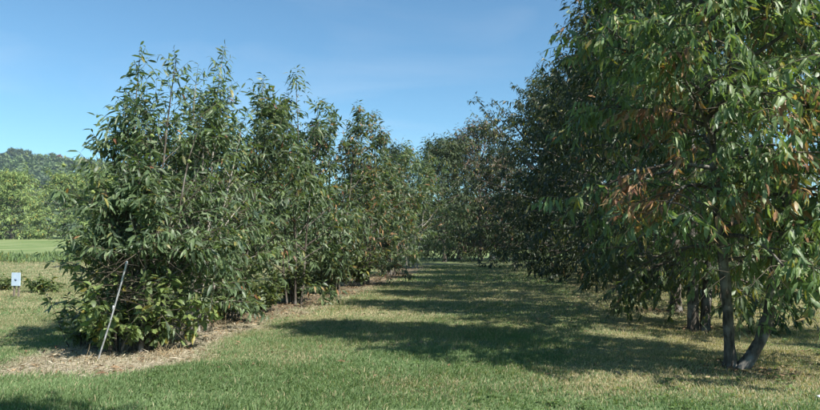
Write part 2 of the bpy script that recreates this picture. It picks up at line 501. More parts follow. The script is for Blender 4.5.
def finish(g, name, label, group, loc, trunk_mat=None, size_tpl=T_HI, leafmat=None, colour=None, near=False, cat='tree',
           trunk_sides=12, trunk_name='trunk', max_leaves=None, rotz=0.0, pick=0, split_limbs=True, gap=0.0, gscale=2.2, cut=None, rough_trunk=False):
    """turns a grown tree into an Empty with trunk, branch, twigs and crown"""
    rng = g.rng
    x, y = loc[0], loc[1]
    root = empty(name, (x, y, float(gz(x, y)) if len(loc) < 3 else loc[2]))
    root.rotation_euler = (0, 0, rotz)
    tag(root, label, cat, group)
    tm = trunk_mat or M_BARK
    def gapn(P):
        q = gscale
        return (vnoise(P[:, 0] * q + P[:, 2] * .7 * q + 50, P[:, 1] * q - P[:, 2] * .6 * q + 50, 17) + vnoise(P[:, 2] * 1.3 * q + 9, (P[:, 0] - P[:, 1]) * q + 70, 23)) / 2
    if gap and g.twigs:
        mid = np.array([t[0][len(t[0]) // 2] for t in g.twigs])
        keep_t = gapn(mid) > gap - .01
        g.twigs = [t for t, k in zip(g.twigs, keep_t) if k]
    for (pts, rad) in g.stems:
        if rough_trunk:      # knots, furrows and a lobed foot
            u0 = np.linspace(0, 1, len(pts)); u1 = np.linspace(0, 1, 70) ** 1.25
            pts = np.stack([np.interp(u1, u0, np.convolve(np.pad(pts[:, a], 1, 'edge'), (.2, .6, .2), 'valid')) for a in range(3)], 1); rad = np.interp(u1, u0, rad)
            V_, q_ = tube_arrays(pts, rad, 18)
            V_ = V_.reshape(70, 18, 3); ax_ = pts[:, None]
            an = np.arange(18)[None] * 2 * np.pi / 18; zz = pts[:, 2][:, None]
            kn = 1 + .30 * (vnoise(np.cos(an) * 1.6 + 5 + zz * 0, zz * 5 + np.sin(an) * 1.6, 3) - .5) + .22 * (vnoise(an * 4 + zz * 0, zz * 2.5, 4) - .5) + .35 * np.exp(-np.clip(zz, 0, 9) / .09) * np.cos(an * 5 + 1) * .5
            V_ = ax_ + (V_ - ax_) * kn[:, :, None]
            me = raw_mesh(trunk_name, V_.reshape(-1, 3), q_, np.full(len(q_), 4))
        else: me = tubes_mesh(trunk_name, [(pts, rad)], trunk_sides)
        link(trunk_name, me, tm, root, True)
    if split_limbs:
        for (pts, rad) in g.limbs:
            link('branch', tubes_mesh('branch', [(pts, rad)], 6), tm, root, True)
    elif g.limbs:
        link('branches', tubes_mesh('branches', g.limbs, 5), tm, root, True)
    if near and g.twigs:
        tag(link('twigs', tubes_mesh('twigs', g.twigs, 3), M_TWIG, root), kind='stuff')
    P = np.concatenate(g.P); D = np.concatenate(g.D); S = np.concatenate(g.S)
    k = P[:, 2] > .06
    P, D, S = P[k], D[k], S[k]
    if cut is not None:
        k = ~cut(P); P, D, S = P[k], D[k], S[k]
    if gap:
        k = gapn(P) + rng.normal(0, .03, len(P)) > gap
        P, D, S = P[k], D[k], S[k]
    if max_leaves and len(P) > max_leaves:
        k = rng.permutation(len(P))[:max_leaves]; P, D, S = P[k], D[k], S[k]
    fr = leaf_frames(P, D, rng)
    fr = (fr[0] * rng.uniform(.7, 1.25, (len(P), 1)), fr[1], fr[2] * rng.uniform(.1, 2.4, (len(P), 1)))     # width and curl differ from leaf to leaf
    C = colour(P, rng) if colour else greens(len(P), rng)
    sel = np.zeros(len(P), bool)
    if pick:
        # the leaves that show largest: nearest one in each small direction bin
        Wp = P + np.array(root.location)
        px = 410 + Wp[:, 0] / Wp[:, 1] * F; py = HOR - (Wp[:, 2] - EYE) / Wp[:, 1] * F
        ok = (px > 3) & (px < 817) & (py > 3) & (py < 407)
        cell = (px // 9).astype(int) * 1000 + (py // 9).astype(int)
        dist = np.linalg.norm(Wp - np.array([0, 0, EYE]), axis=1)
        order = np.argsort(dist); seen = set(); got = []
        for i in order:
            if not ok[i] or cell[i] in seen: continue
            seen.add(cell[i]); got.append(i)
        got = np.array(got)
        score = S[got] / dist[got]
        sel[got[np.argsort(-score)][:pick]] = True
    V, lp, tt = size_tpl
    me = leaves_mesh('crown', P[~sel], tuple(a[~sel] for a in fr), S[~sel], C[~sel], size_tpl)
    tag(link('crown', me, leafmat or M_LEAF, root), kind='stuff')
    if pick:
        idx = np.where(sel)[0]
        cc = C[idx]
        # a few shared leaf meshes, one per tint
        nk = 14
        order = np.argsort(cc @ np.array([1.0, .3, -.5]))
        for grp in np.array_split(order, nk):
            if len(grp) == 0: continue
            m = raw_mesh('leaf', V, lp, tt, col=np.tile(cc[grp].mean(0), (len(V), 1)))
            m.materials.append(leafmat or M_LEAF)
            for gi in grp:
                i = idx[gi]
                o = bpy.data.objects.new('leaf', m); COL.objects.link(o); o.parent = root
                mt = Matrix.Identity(4)
                for r_ in range(3):
                    mt[r_][0] = fr[0][i][r_] * S[i]; mt[r_][1] = fr[1][i][r_] * S[i]; mt[r_][2] = fr[2][i][r_] * S[i]; mt[r_][3] = P[i][r_]
                o.matrix_basis = mt
    return root

# ------------------------------------------------------------------ tree kinds
def grow_orchard(seed, H, rad, stems, base=.9, nlimb=20, ntw=7, nsh=3, nl=9, size=.19, droop=.55, skirt=.35, top_up=.5, Ls=(.25, .5), prof=None):
    """spreading mature chestnut; stems: list of (points, radii)"""
    g = Grower(seed); rng = g.rng
    g.stems = stems
    prof = prof or (lambda u: math.sqrt(max(.05, 1 - ((u - .38) / .66) ** 2)))
    for si, (pts, rr) in enumerate(stems):
        pts = np.asarray(pts)
        hs = pts[-1][2]
        m = max(4, int(nlimb * (1.0 if si == 0 else .55)))
        for k in range(m):
            u = (k + rng.random() * .8) / m
            z = base + (hs - base) * u
            t = np.interp(z, pts[:, 2], np.linspace(0, 1, len(pts)))
            p, d = samp(pts, min(t, .999))
            az = k * 2.4 + rng.uniform(-.5, .5)
            el = R(8 + 55 * u + rng.uniform(-10, 10))
            dd = np.array([math.cos(az) * math.cos(el), math.sin(az) * math.cos(el), math.sin(el)])
            L = rad * max(.28, prof(u)) * rng.uniform(.8, 1.12)
            upb = -skirt * (1 - u) * 1.6 + top_up * u
            g.limb(p, dd, L, .012 + .02 * L * .6, upb, ntw, nsh, size, nl, droop, Ls=Ls)
        g.dress(pts, .75, 5, size, nl, droop, Ls, .4)
    return g

def stem(rng, top, base=(0, 0, 0), r=.1, n=10, wob=.03, flare=1.5, r1=.02):
    b = np.array(base, float); t = np.array(top, float)
    u = np.linspace(0, 1, n + 1)
    pts = b + (t - b) * u[:, None]
    w_ = np.cumsum(rng.normal(0, wob, (n + 1, 3)), 0); w_ -= w_[0]; w_[:, 2] = 0
    pts = pts + w_ * np.sin(np.pi * np.clip(u * .9, 0, 1))[:, None]
    # extra rings at the base for the root flare
    pts = np.concatenate(([pts[0] - np.array([0, 0, .06])], [pts[0] + (pts[1] - pts[0]) * .12], [pts[0] + (pts[1] - pts[0]) * .35], pts[1:]))
    rad = np.concatenate(([r * flare], [r * (1 + (flare - 1) * .45)], [r * 1.05], np.linspace(r, r1, n)))
    return pts, rad

def grow_young(seed, H, rad, nst, spread, size=.17, nl=9, lead=.9, nlimb=9, ntw=5, nsh=3, r=.035, skirt=.1, droop=.45, low=.75, wprof=(.6, 1.0, .7, .34), Ls=(.22, .45), offs=None):
    """young many-stemmed chestnut with upright leaders"""
    g = Grower(seed); rng = g.rng
    for k in range(nst):
        a = k * 2 * math.pi / nst + rng.uniform(-.4, .4)
        rr = spread * rng.uniform(.35, 1)
        h = H * (1 if k == 0 else rng.uniform(.72, .97))
        b = (math.cos(a) * rr * .28, math.sin(a) * rr * .28, 0)
        if offs and k < len(offs): tpx, tpy, h = offs[k]; top = (tpx, tpy, h); b = (tpx * .3, tpy * .3, 0)
        else: top = (math.cos(a) * rr, math.sin(a) * rr, h)
        st = stem(rng, top, b, r * rng.uniform(.75, 1.15), 9, .03, 1.3, .006)
        g.stems.append(st)
        pts = st[0]
        for j in range(nlimb):
            u = (j + rng.random()) / nlimb
            z = low + (h - lead - low) * u
            t = np.interp(z, pts[:, 2], np.linspace(0, 1, len(pts)))
            p, d = samp(pts, min(t, .999))
            # mostly outwards from the clump
            az = a + rng.normal(0, 1.15)
            el = R(18 + 38 * u + rng.uniform(-10, 12))
            dd = np.array([math.cos(az) * math.cos(el), math.sin(az) * math.cos(el), math.sin(el)])
            L = rad * float(np.interp(u, [0, .3, .6, 1], wprof)) * rng.uniform(.6, 1.1)
            g.limb(p, dd, L, .007 + .009 * L, .45 * u - skirt * (1 - u), ntw, nsh, size, nl, droop, Ls=Ls)
        # leader: short leafy shoots round the top
        tl = 1 - lead / h
        nj = 19
        for j in range(nj):
            t = tl + (1 - tl) * (j + rng.random()) / nj
            p, d = samp(pts, min(t, .999))
            az = j * 2.4 + rng.uniform(-.5, .5)
            dd = np.array([math.cos(az) * .85, math.sin(az) * .85, .6])
            g.shoot(p, dd, rng.uniform(.2, .42) * (1.2 - .4 * j / nj), nl, size, droop * 1.1, .3)
        g.shoot(pts[-1], (0, 0, 1), .22, nl, size * .8, droop, .2)
    return g

# ------------------------------------------------------------------ right row
def px2w(px, py, y): return ((px - 410) / F * y, y, EYE + (HOR - py) / F * y)
BROWN = np.array([(.24, .13, .065), (.33, .19, .10), (.19, .09, .05), (.28, .20, .09)])
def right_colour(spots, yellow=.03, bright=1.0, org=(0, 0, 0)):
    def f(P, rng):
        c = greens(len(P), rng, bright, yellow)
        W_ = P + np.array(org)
        px = 410 + W_[:, 0] / W_[:, 1] * F; py = HOR - (W_[:, 2] - EYE) / W_[:, 1] * F
        for (qx, qy, sr, pr) in spots:
            # a spray of leaves on the outside of the crown
            near_ = np.where(np.hypot(px - qx, py - qy) < 14)[0]
            if len(near_) < 5: continue
            ym = np.percentile(W_[near_, 1], 12)
            cx_, _, cz_ = px2w(qx, qy, ym)
            d = np.sqrt(((W_[:, 0] - cx_) ** 2 + (W_[:, 2] - cz_) ** 2) + ((W_[:, 1] - ym) * .5) ** 2)
            k = (d < sr * rng.uniform(.55, 1.1, len(P))) & (rng.random(len(P)) < pr)
            c[k] = BROWN[rng.integers(0, 4, k.sum())] * rng.uniform(.75, 1.25, (k.sum(), 1))
        k = rng.random(len(P)) < .012
        c[k] = BROWN[rng.integers(0, 4, k.sum())]
        return c
    return f

RG = 'chestnut trees of the right orchard row'
rs = np.random.default_rng(5)
# row tree beside the viewer
g = grow_orchard(101, 8.9, 1.3, [stem(rs, (0, 0, 8.5), r=.11)], base=3.0, nlimb=28, ntw=6, nsh=3, nl=6, skirt=.3, size=.26)
finish(g, 'chestnut_tree', 'chestnut beside the viewer, only its shadow tip at the lower left', RG, (2.2, .62), size_tpl=T_LO, split_limbs=False)
# front tree with the forked trunk
def fork_stem():
    P_ = np.array([(.10, -.05, -.05), (.15, -.05, .03), (.22, -.06, .12), (.36, -.08, .33), (.46, -.09, .62), (.52, -.1, 1.0), (.62, -.1, 1.6), (.85, -.14, 2.6), (1.1, -.3, 3.8), (1.35, -.45, 5.2), (1.5, -.55, 6.4)])
    return P_, np.array([.105, .092, .082, .074, .068, .062, .055, .045, .035, .025, .015])
g = grow_orchard(102, 7.2, 1.75, [stem(rs, (-.2, -.35, 7.0), r=.062, wob=.035, flare=1.8), fork_stem()],
                 base=1.35, nlimb=46, ntw=9, nsh=4, nl=11, skirt=.6, size=.168, droop=.8, Ls=(.25, .48))
# sucker leaves on the second stem
for k in range(9): g.shoot((.38 + .03 * k, -.13, .45 + .13 * k), (g.rng.normal(0, .6), -.6, .5), .26, 7, .17, .6)
for k in range(10):
    az = g.rng.uniform(-2.2, .4); p_, d_ = samp(g.stems[1][0], .58 + .02 * k)
    g.limb(p_, (math.cos(az), math.sin(az), .3), g.rng.uniform(.8, 1.2), .012, -.8, 5, 3, .17, 8, .8)
sp = [(665, 108, .3, .8), (690, 150, .3, .6), (806, 150, .3, .35), (785, 215, .25, .25), (640, 118, .45, .9), (655, 140, .34, .85), (650, 178, .42, .92), (632, 192, .36, .8), (668, 195, .25, .7), (700, 112, .3, .45), (745, 205, .28, .5), (775, 35, .4, .35), (808, 110, .35, .5), (640, 212, .3, .6), (715, 225, .25, .5), (800, 190, .3, .4), (690, 60, .3, .3)]
finish(g, 'chestnut_tree', 'front chestnut of the right row with forked trunk and browned leaf sprays', RG, (4.1, 8.3), near=True,
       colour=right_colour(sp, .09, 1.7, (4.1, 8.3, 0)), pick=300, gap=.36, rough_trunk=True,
       cut=lambda P: (P[:, 0] < -.35) & (P[:, 2] < 1.75 + .25 * np.sin(P[:, 0] * 7 + P[:, 1] * 5)))
g = grow_orchard(103, 7.8, 1.75, [stem(rs, (.1, .1, 8.3), (-.09, 0, 0), r=.095, flare=1.4), stem(rs, (.9, .4, 7.4), (.13, .02, 0), r=.085, flare=1.4)],
                 base=.95, nlimb=36, ntw=8, nsh=3, nl=9, skirt=.7, size=.22, droop=.75)
finish(g, 'chestnut_tree', 'second chestnut of the right row with two thick stems side by side', RG, (5.35, 12), near=True,
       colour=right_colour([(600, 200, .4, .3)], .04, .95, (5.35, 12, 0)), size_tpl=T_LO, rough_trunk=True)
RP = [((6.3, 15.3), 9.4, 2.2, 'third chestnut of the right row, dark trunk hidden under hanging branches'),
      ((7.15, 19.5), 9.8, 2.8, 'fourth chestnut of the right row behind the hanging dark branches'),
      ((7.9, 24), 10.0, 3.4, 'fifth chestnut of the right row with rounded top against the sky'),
      ((8.7, 29.5), 9.8, 4.0, 'sixth chestnut of the right row, dense and dark green'),
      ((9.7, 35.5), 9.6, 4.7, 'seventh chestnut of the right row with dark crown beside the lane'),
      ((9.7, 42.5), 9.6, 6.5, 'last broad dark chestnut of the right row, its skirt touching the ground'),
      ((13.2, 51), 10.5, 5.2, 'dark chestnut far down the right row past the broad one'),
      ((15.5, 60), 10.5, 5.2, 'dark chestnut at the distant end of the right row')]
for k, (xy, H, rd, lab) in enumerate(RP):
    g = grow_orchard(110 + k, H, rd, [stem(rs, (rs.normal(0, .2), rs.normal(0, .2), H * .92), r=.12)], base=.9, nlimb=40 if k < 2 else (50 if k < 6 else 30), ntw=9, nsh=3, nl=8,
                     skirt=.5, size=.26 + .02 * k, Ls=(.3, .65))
    finish(g, 'chestnut_tree', lab, RG, xy, size_tpl=T_LO, split_limbs=False, colour=right_colour([], .02, .65 if k == 0 else .42))  # darker leaf tint on the farther trees of the row

# ------------------------------------------------------------------ second row further right
QG = 'chestnut trees of the far right orchard row'
QP = [((10.3, 8.2), 5.6, 1.8, 'chestnut of the next row beyond the right edge, only its shadow on the turf'),
      ((13.2, 20.0), 8.2, 3.0, 'chestnut at the right edge seen low behind the forked front tree'),
      ((14.6, 25.5), 8.6, 3.1, 'chestnut of the second right row seen just right of the forked trunk'),
      ((15.8, 31.0), 8.8, 3.2, 'chestnut of the second right row seen between the two front trunks'),
      ((17.5, 38.0), 9.0, 3.3, 'distant chestnut of the second right row behind the twin trunk')]
for k, (xy, H, rd, lab) in enumerate(QP):
    g = grow_orchard(140 + k, H, rd, [stem(rs, (rs.normal(0, .2), rs.normal(0, .2), H * .92), r=.12)], base=1.2, nlimb=18, ntw=6, nsh=3, nl=6,
                     skirt=.5, size=.3, Ls=(.3, .65))
    finish(g, 'chestnut_tree', lab, QG, xy, size_tpl=T_LO, split_limbs=False, colour=right_colour([], .03, .95))

# ------------------------------------------------------------------ left row
LG = 'young many-stemmed chestnuts of the left row'
def left_colour(yellow=.025, bright=1.0, dead=0.0):
    def f(P, rng):
        c = greens(len(P), rng, bright, yellow) * np.array([1.0, 1.0, 1.15])
        k = rng.random(len(P)) < .008 + dead
        c[k] = BROWN[rng.integers(0, 4, k.sum())]
        return c
    return f
LP = [((-4.0, 9.6), 4.4, 1.3, 6, .9, 'front young chestnut of the left row with upright leaders and leaning white pole', 300, [(-.1, 0, 4.4), (.42, .1, 4.4), (-.34, .1, 3.8), (.2, -.4, 3.2), (-.5, .1, 2.7), (.75, .2, 3.3)]),
      ((-3.95, 11.6), 4.9, 1.35, 5, .9, 'second young chestnut of the left row with thin pale slanting stems', 120, [(.5, 0, 4.95), (.0, .1, 4.2), (-.6, 0, 3.9), (.9, 0, 3.8)]),
      ((-3.75, 13.7), 5.0, 1.6, 5, .9, 'third young chestnut of the left row with dark shaded base', 0, None),
      ((-3.05, 17), 6.0, 1.9, 5, 1.0, 'fourth young chestnut of the left row with tall thin leader', 0, [(.0, 0, 6.1), (.6, 0, 5.3)]),
      ((-2.55, 20.6), 6.0, 1.9, 5, 1.0, 'fifth young chestnut of the left row behind the tall leader', 0, None),
      ((-1.75, 25), 6.6, 2.1, 6, 1.2, 'sixth young chestnut of the left row with dark narrow base', 0, [(.4, 0, 6.6), (-.5, 0, 5.6)]),
      ((-1.0, 32), 6.6, 2.5, 6, 1.4, 'seventh chestnut of the left row with pale green drooping foliage', 0, None),
      ((.15, 41), 7.4, 3.0, 5, 1.6, 'last chestnut of the left row with pale leaning trunk beside the lane', 0, None)]
for k, (xy, H, rd, nst, spd, lab, pk, offs) in enumerate(LP):
    n_ = k < 2
    g = grow_young(200 + k, H, rd, nst, spd, size=.165 if n_ else .2 + .012 * k, nl=9 if n_ else 8, offs=offs, ntw=5 if n_ else 5, nlimb=11 if k < 3 else 11,
                   low=.5 if k < 2 else .4, wprof=(.55, 1.0, .55, .34) if k == 0 else (.6, 1.0, .72, .36), skirt=.1 if k < 2 else .2, r=.03 if k < 4 else .045, lead=1.0 if k < 5 else 1.3)
    finish(g, 'young_chestnut', lab, LG, xy, trunk_mat=M_PALE if k in (1, 7) else M_BARK, size_tpl=T_HI if n_ else T_LO, near=k < 3, split_limbs=n_,
           colour=left_colour(.03 if k != 6 else .08, [1.2, 1.3, 1.05, 1.15, .95, .85, 1.25, 1.1][k], [0, 0, .02, .01, .05, .14, .03, .02][k]), pick=pk, trunk_name='trunk', trunk_sides=8, gap=.41 if k != 6 else .36, gscale=2.4 if k < 3 else 1.7,
           cut=(lambda P: (P[:, 2] < 1.5) & (P[:, 1] < -.3)) if k == 0 else None)

# ------------------------------------------------------------------ far end of the lane
EG = 'trees closing the far end of the lane'
def sparse_colour(P, rng):
    c = greens(len(P), rng, .65, .04)
    k = rng.random(len(P)) < .4
    c[k] = np.array([.14, .105, .075]) * rng.uniform(.7, 1.3, (k.sum(), 1))
    return c
EP = [((6.2, 57), 11.2, 4.4, 'tall thin-leaved brownish tree at the far end of the lane', 0.5, sparse_colour, 40, 8),
      ((2.9, 54), 9.6, 3.4, 'rounded dark green tree at the lane end next to the last left chestnut', 1, None, 36, 8),
      ((4.9, 64), 11, 3.8, 'dark green tree behind the tall brownish tree at the lane end', 1, None, 36, 8),
      ((8.9, 60), 8.6, 3.6, 'low olive tree at the lane end right of the tall brownish tree', 1, sparse_colour, 34, 8),
      ((-1.5, 62), 10, 4.0, 'dark tree glimpsed between the last left chestnuts', 1, None, 34, 8)]
for k, (xy, H, rd, lab, dn, cf, nlb, ntw) in enumerate(EP):
    g = grow_orchard(300 + k, H, rd, [stem(rs, (rs.normal(0, .3), 0, H * .93), r=.17)], base=1.1, nlimb=nlb, ntw=ntw, nsh=3, nl=6, skirt=.45, size=.42, Ls=(.4, .9), top_up=.7)
    finish(g, 'background_tree', lab, EG, xy, size_tpl=T_LO, split_limbs=False, colour=cf or right_colour([], .02, .6), leafmat=M_FAR)

# distant trees: few shared shapes
def grow_far(seed, H, rd, n, base=.8, nlimb=24, size=.75):
    g = grow_orchard(seed, H, rd, [stem(np.random.default_rng(seed), (0, 0, H * .9), r=.2)], base=base, nlimb=nlimb, ntw=7, nsh=2, nl=7, skirt=.4, size=size, Ls=(.5, 1.2), top_up=.4)
    return g
def copy_tree(src, loc, rz, s, label, group):
    r = src.copy(); COL.objects.link(r); r.location = loc; r.rotation_euler = (0, 0, rz); r.scale = (s, s, s * random.Random(int(loc[0] * 7)).uniform(.9, 1.1))
    r['label'] = label; r['group'] = group
    for ch in list(src.children):
        c = ch.copy(); COL.objects.link(c); c.parent = r
    return r
def bright_colour(P, rng): return greens(len(P), rng, 2.05, .10) * np.array([1.05, 1.0, .8])
FG = 'bright green trees beyond the left field'
xs = [(-80, 116, 1.1, 'bright green field tree cut off by the left edge behind its neighbour'), (-73, 112, 1.0, 'bright green field tree standing at the left edge beside the field'), (-66, 106, .96, 'bright green field tree right of the one at the left edge'),
      (-59.5, 110, 1.02, 'bright green field tree half hidden behind the front left chestnut'),
      (-52, 108, .95, 'bright green field tree glimpsed through the front left chestnut')]
far0 = None
for (fx, fy, s_, lab) in xs:
    if far0 is None:
        far0 = finish(grow_far(400, 10.0, 5.6, 0, .3, 60, .62), 'field_tree', lab, FG, (fx, fy), size_tpl=T_LO, split_limbs=False, colour=bright_colour, leafmat=M_FAR)
    else: copy_tree(far0, (fx, fy, float(gz(fx, fy))), fx, s_, lab, FG)
HG = 'dark trees along the far field edge'
far1 = None
for k, (fx, fy, s_) in enumerate([(-9 + 5.2 * q, 138 + (q * 37 % 11), .85 + (q * 29 % 7) * .06) for q in range(17)]):
    lab = 'dark green tree in the line along the far field edge'
    if far1 is None:
        far1 = finish(grow_far(410, 8.5, 4.4, 0, .6, 36, .8), 'hedgerow_tree', lab, HG, (fx, fy), size_tpl=T_LO, split_limbs=False, colour=right_colour([], .03, 1.0), leafmat=M_FAR)
    else: copy_tree(far1, (fx, fy, float(gz(fx, fy))), fx, s_, lab, HG)

# ------------------------------------------------------------------ hill and its wood
def hill_z(x, y):
    a = np.exp(-((x + 350) / 300.0) ** 2) * 62 * np.exp(-((y - 520) / 130.0) ** 2)
    b = 6 * np.exp(-((x + 120) / 190.0) ** 2) * np.exp(-((y - 540) / 110.0) ** 2)
    return a + b - 2 + 4 * (fbm(x * .02, y * .02, 91, 2) - .5)
def build_hill():
    X, Y = np.meshgrid(np.linspace(-900, 250, 90), np.linspace(260, 800, 50))
    Z = hill_z(X, Y) + 4 * 0
    nx = 90; a = (np.arange(49)[:, None] * nx + np.arange(89)[None]).ravel()
    q = np.stack((a, a + 1, a + nx + 1, a + nx), 1)
    me = raw_mesh('hill', np.stack((X.ravel(), Y.ravel(), Z.ravel()), 1), q, np.full(len(q), 4))
    tag(link('hill', me, simple_mat('hill_turf', (.05, .08, .03), (.08, .11, .045), .05, .95, .1, 1), smooth=True), 'low wooded hill behind the left field', kind='structure')
    rng = np.random.default_rng(77)
    n = 750
    hx = rng.uniform(-430, -60, n); hy = rng.uniform(440, 540, n)
    m = 46
    u = rng.normal(0, 1, (n, m, 3)); u = nrm(u); u[:, :, 2] = np.abs(u[:, :, 2])
    rr = rng.uniform(3.2, 6.0, n)[:, None, None]; th = rng.uniform(6, 12, n)[:, None]
    P = u * rr * rng.uniform(.75, 1.05, (n, m, 1))
    P[:, :, 2] = P[:, :, 2] * 1.1 + th * .5
    P[:, :, 0] += hx[:, None]; P[:, :, 1] += hy[:, None]; P[:, :, 2] += hill_z(hx, hy)[:, None]
    C = greens(n, rng, 1.15, .0)
    C = np.repeat(C, m, 0) * rng.uniform(.75, 1.25, (n * m, 1))
    P = P.reshape(-1, 3); D = u.reshape(-1, 3) * .5 + rng.normal(0, .6, P.shape)
    S = rng.uniform(2.2, 3.8, len(P))
    me = leaves_mesh('hillside_wood', P, leaf_frames(P, D, rng), S, C, template([.45], [.32]))
    tag(link('hillside_wood', me, M_FAR), 'dense green wood covering the distant hill', 'wood', kind='stuff')
build_hill()
def rust_colour(P, rng):
    c = greens(len(P), rng, .9, .0); k = rng.random(len(P)) < .75
    c[k] = np.array([.22, .10, .075]) * rng.uniform(.7, 1.2, (k.sum(), 1)); return c
RGp = 'trees standing up from the hill ridge'
ridge = None
for (px, s_, lab) in [(2, 1.1, 'dark ridge tree at the left edge of the skyline'), (9, 1.2, 'dark ridge tree second from the left edge of the skyline'),
                      (17, 1.15, 'dark ridge tree third from the left edge of the skyline'), (25, 1.2, 'dark ridge tree ending the left clump on the skyline'),
                      (50, 1.0, 'dark ridge tree left of the reddish one on the skyline')]:
    y_ = 505.0; x_ = (px - 410) / F * y_
    z_ = float(hill_z(np.array(x_), np.array(y_)))
    if ridge is None:
        ridge = finish(grow_far(430, 12, 4.5, 0), 'ridge_tree', lab, RGp, (x_, y_, z_), size_tpl=template([.45], [.3]), split_limbs=False, colour=right_colour([], 0, .9), leafmat=M_FAR)
    else: copy_tree(ridge, (x_, y_, z_), px, s_, lab, RGp)
for (px, lab) in [(57, 'reddish brown tree on the hill skyline'), (65, 'smaller reddish tree at the right end of the skyline clump')]:
    y_ = 505.0; x_ = (px - 410) / F * y_; z_ = float(hill_z(np.array(x_), np.array(y_)))
    finish(grow_far(440 + px, 12 if px < 60 else 10, 4.0, 0), 'ridge_tree', lab, RGp, (x_, y_, z_), size_tpl=template([.45], [.3]), split_limbs=False, colour=rust_colour, leafmat=M_FAR)

# ------------------------------------------------------------------ tall weeds across the left field
def build_weeds():
    rng = np.random.default_rng(31)
    n = 9000
    x = rng.uniform(-44, -14, n); y = 46.5 + rng.normal(0, 1.5, n) * (.5 + fbm(x * .25, x * 0, 6, 2)) + 2.5 * (fbm(x * .12, x * 0 + 4, 8, 2) - .5)
    h = (.15 + .75 * fbm(x * .5, y * .5, 12, 3)) * rng.uniform(.5, 1.1, n) 
    P = np.stack((x, y, gz(x, y) + h * .1), 1); D = np.stack((rng.normal(0, .3, n), rng.normal(0, .3, n), np.ones(n)), 1)
    C = greens(n, rng, 1.6, .08)
    me = leaves_mesh('tall_weeds', P, leaf_frames(P, D, rng, .8), h, C, template([.5], [.09], droop=.15))
    tag(link('tall_weeds', me, M_GRASS), 'strip of tall dark green weeds across the left field', 'weeds', kind='stuff')
build_weeds()

# ------------------------------------------------------------------ undergrowth at the foot of the front left tree
def grow_shrub(seed, h, rad, n, size, nl=7):
    g = Grower(seed); rng = g.rng
    for k in range(n):
        a = rng.uniform(0, 2 * np.pi); r0 = rng.uniform(0, .35) * rad
        b = (math.cos(a) * r0, math.sin(a) * r0, -.02)
        sl = rng.uniform(.1, .75); d = (math.cos(a) * sl, math.sin(a) * sl, 1)
        L = h * rng.uniform(.35, 1.1)
        path = walk(rng, b, d, L, 6, -.25, .1)
        g.limbs.append((path, np.linspace(.008, .003, 7)))
        g.dress(path, .25, 5, size, nl, .35, (.12, .3), .2)
    return g
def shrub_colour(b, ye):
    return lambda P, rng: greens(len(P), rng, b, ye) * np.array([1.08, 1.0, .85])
SG = 'leafy undergrowth at the foot of the left row'
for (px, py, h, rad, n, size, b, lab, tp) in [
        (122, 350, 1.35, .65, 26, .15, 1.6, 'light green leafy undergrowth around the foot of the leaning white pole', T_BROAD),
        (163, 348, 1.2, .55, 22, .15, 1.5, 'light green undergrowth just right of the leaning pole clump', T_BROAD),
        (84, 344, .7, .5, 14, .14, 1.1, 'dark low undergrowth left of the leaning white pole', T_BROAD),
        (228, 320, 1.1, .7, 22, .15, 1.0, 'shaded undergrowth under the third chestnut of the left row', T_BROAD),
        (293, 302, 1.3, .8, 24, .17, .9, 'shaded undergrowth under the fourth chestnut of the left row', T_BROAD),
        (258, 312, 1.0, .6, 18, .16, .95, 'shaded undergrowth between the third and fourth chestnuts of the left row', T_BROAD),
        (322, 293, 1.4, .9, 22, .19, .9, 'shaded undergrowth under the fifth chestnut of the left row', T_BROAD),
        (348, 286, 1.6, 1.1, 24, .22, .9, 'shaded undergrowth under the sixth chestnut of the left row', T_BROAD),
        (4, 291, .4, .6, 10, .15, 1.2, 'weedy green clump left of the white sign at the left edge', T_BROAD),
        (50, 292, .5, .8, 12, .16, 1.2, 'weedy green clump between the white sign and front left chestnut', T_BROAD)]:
    d_ = EYE * F / (py - HOR)
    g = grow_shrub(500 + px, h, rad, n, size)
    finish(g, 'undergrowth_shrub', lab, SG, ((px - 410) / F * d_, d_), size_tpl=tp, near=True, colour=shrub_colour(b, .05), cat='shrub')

# dead upright stalks in the straw at the foot of the left row
def build_stalks():
    rng = np.random.default_rng(8)
    tubes = []
    cl = [(rng.uniform(8.7, 13), rng.normal(0, .4)) for _ in range(22)]
    for k in range(260):
        c_ = cl[int(rng.integers(0, 22))]; y = c_[0] + rng.normal(0, .12); x = float(row_x(LROW, y)) + c_[1] + rng.normal(0, .1)
        p = np.array([x, y, float(gz(x, y)) - .02])
        tubes.append((walk(rng, p, (rng.normal(0, .6), rng.normal(0, .6), 1), rng.uniform(.05, .3), 3, 0, .2), np.array([.004, .0035, .003, .002]) * rng.uniform(.7, 1.5)))
    o = link('dry_stalks', tubes_mesh('dry_stalks', tubes, 4), simple_mat('dry_stalk', (.24, .18, .1), (.42, .33, .2), 20, .9, .1))
    tag(o, 'dry tan weed stalks standing in the straw under the left row', 'stalks', kind='stuff')
build_stalks()

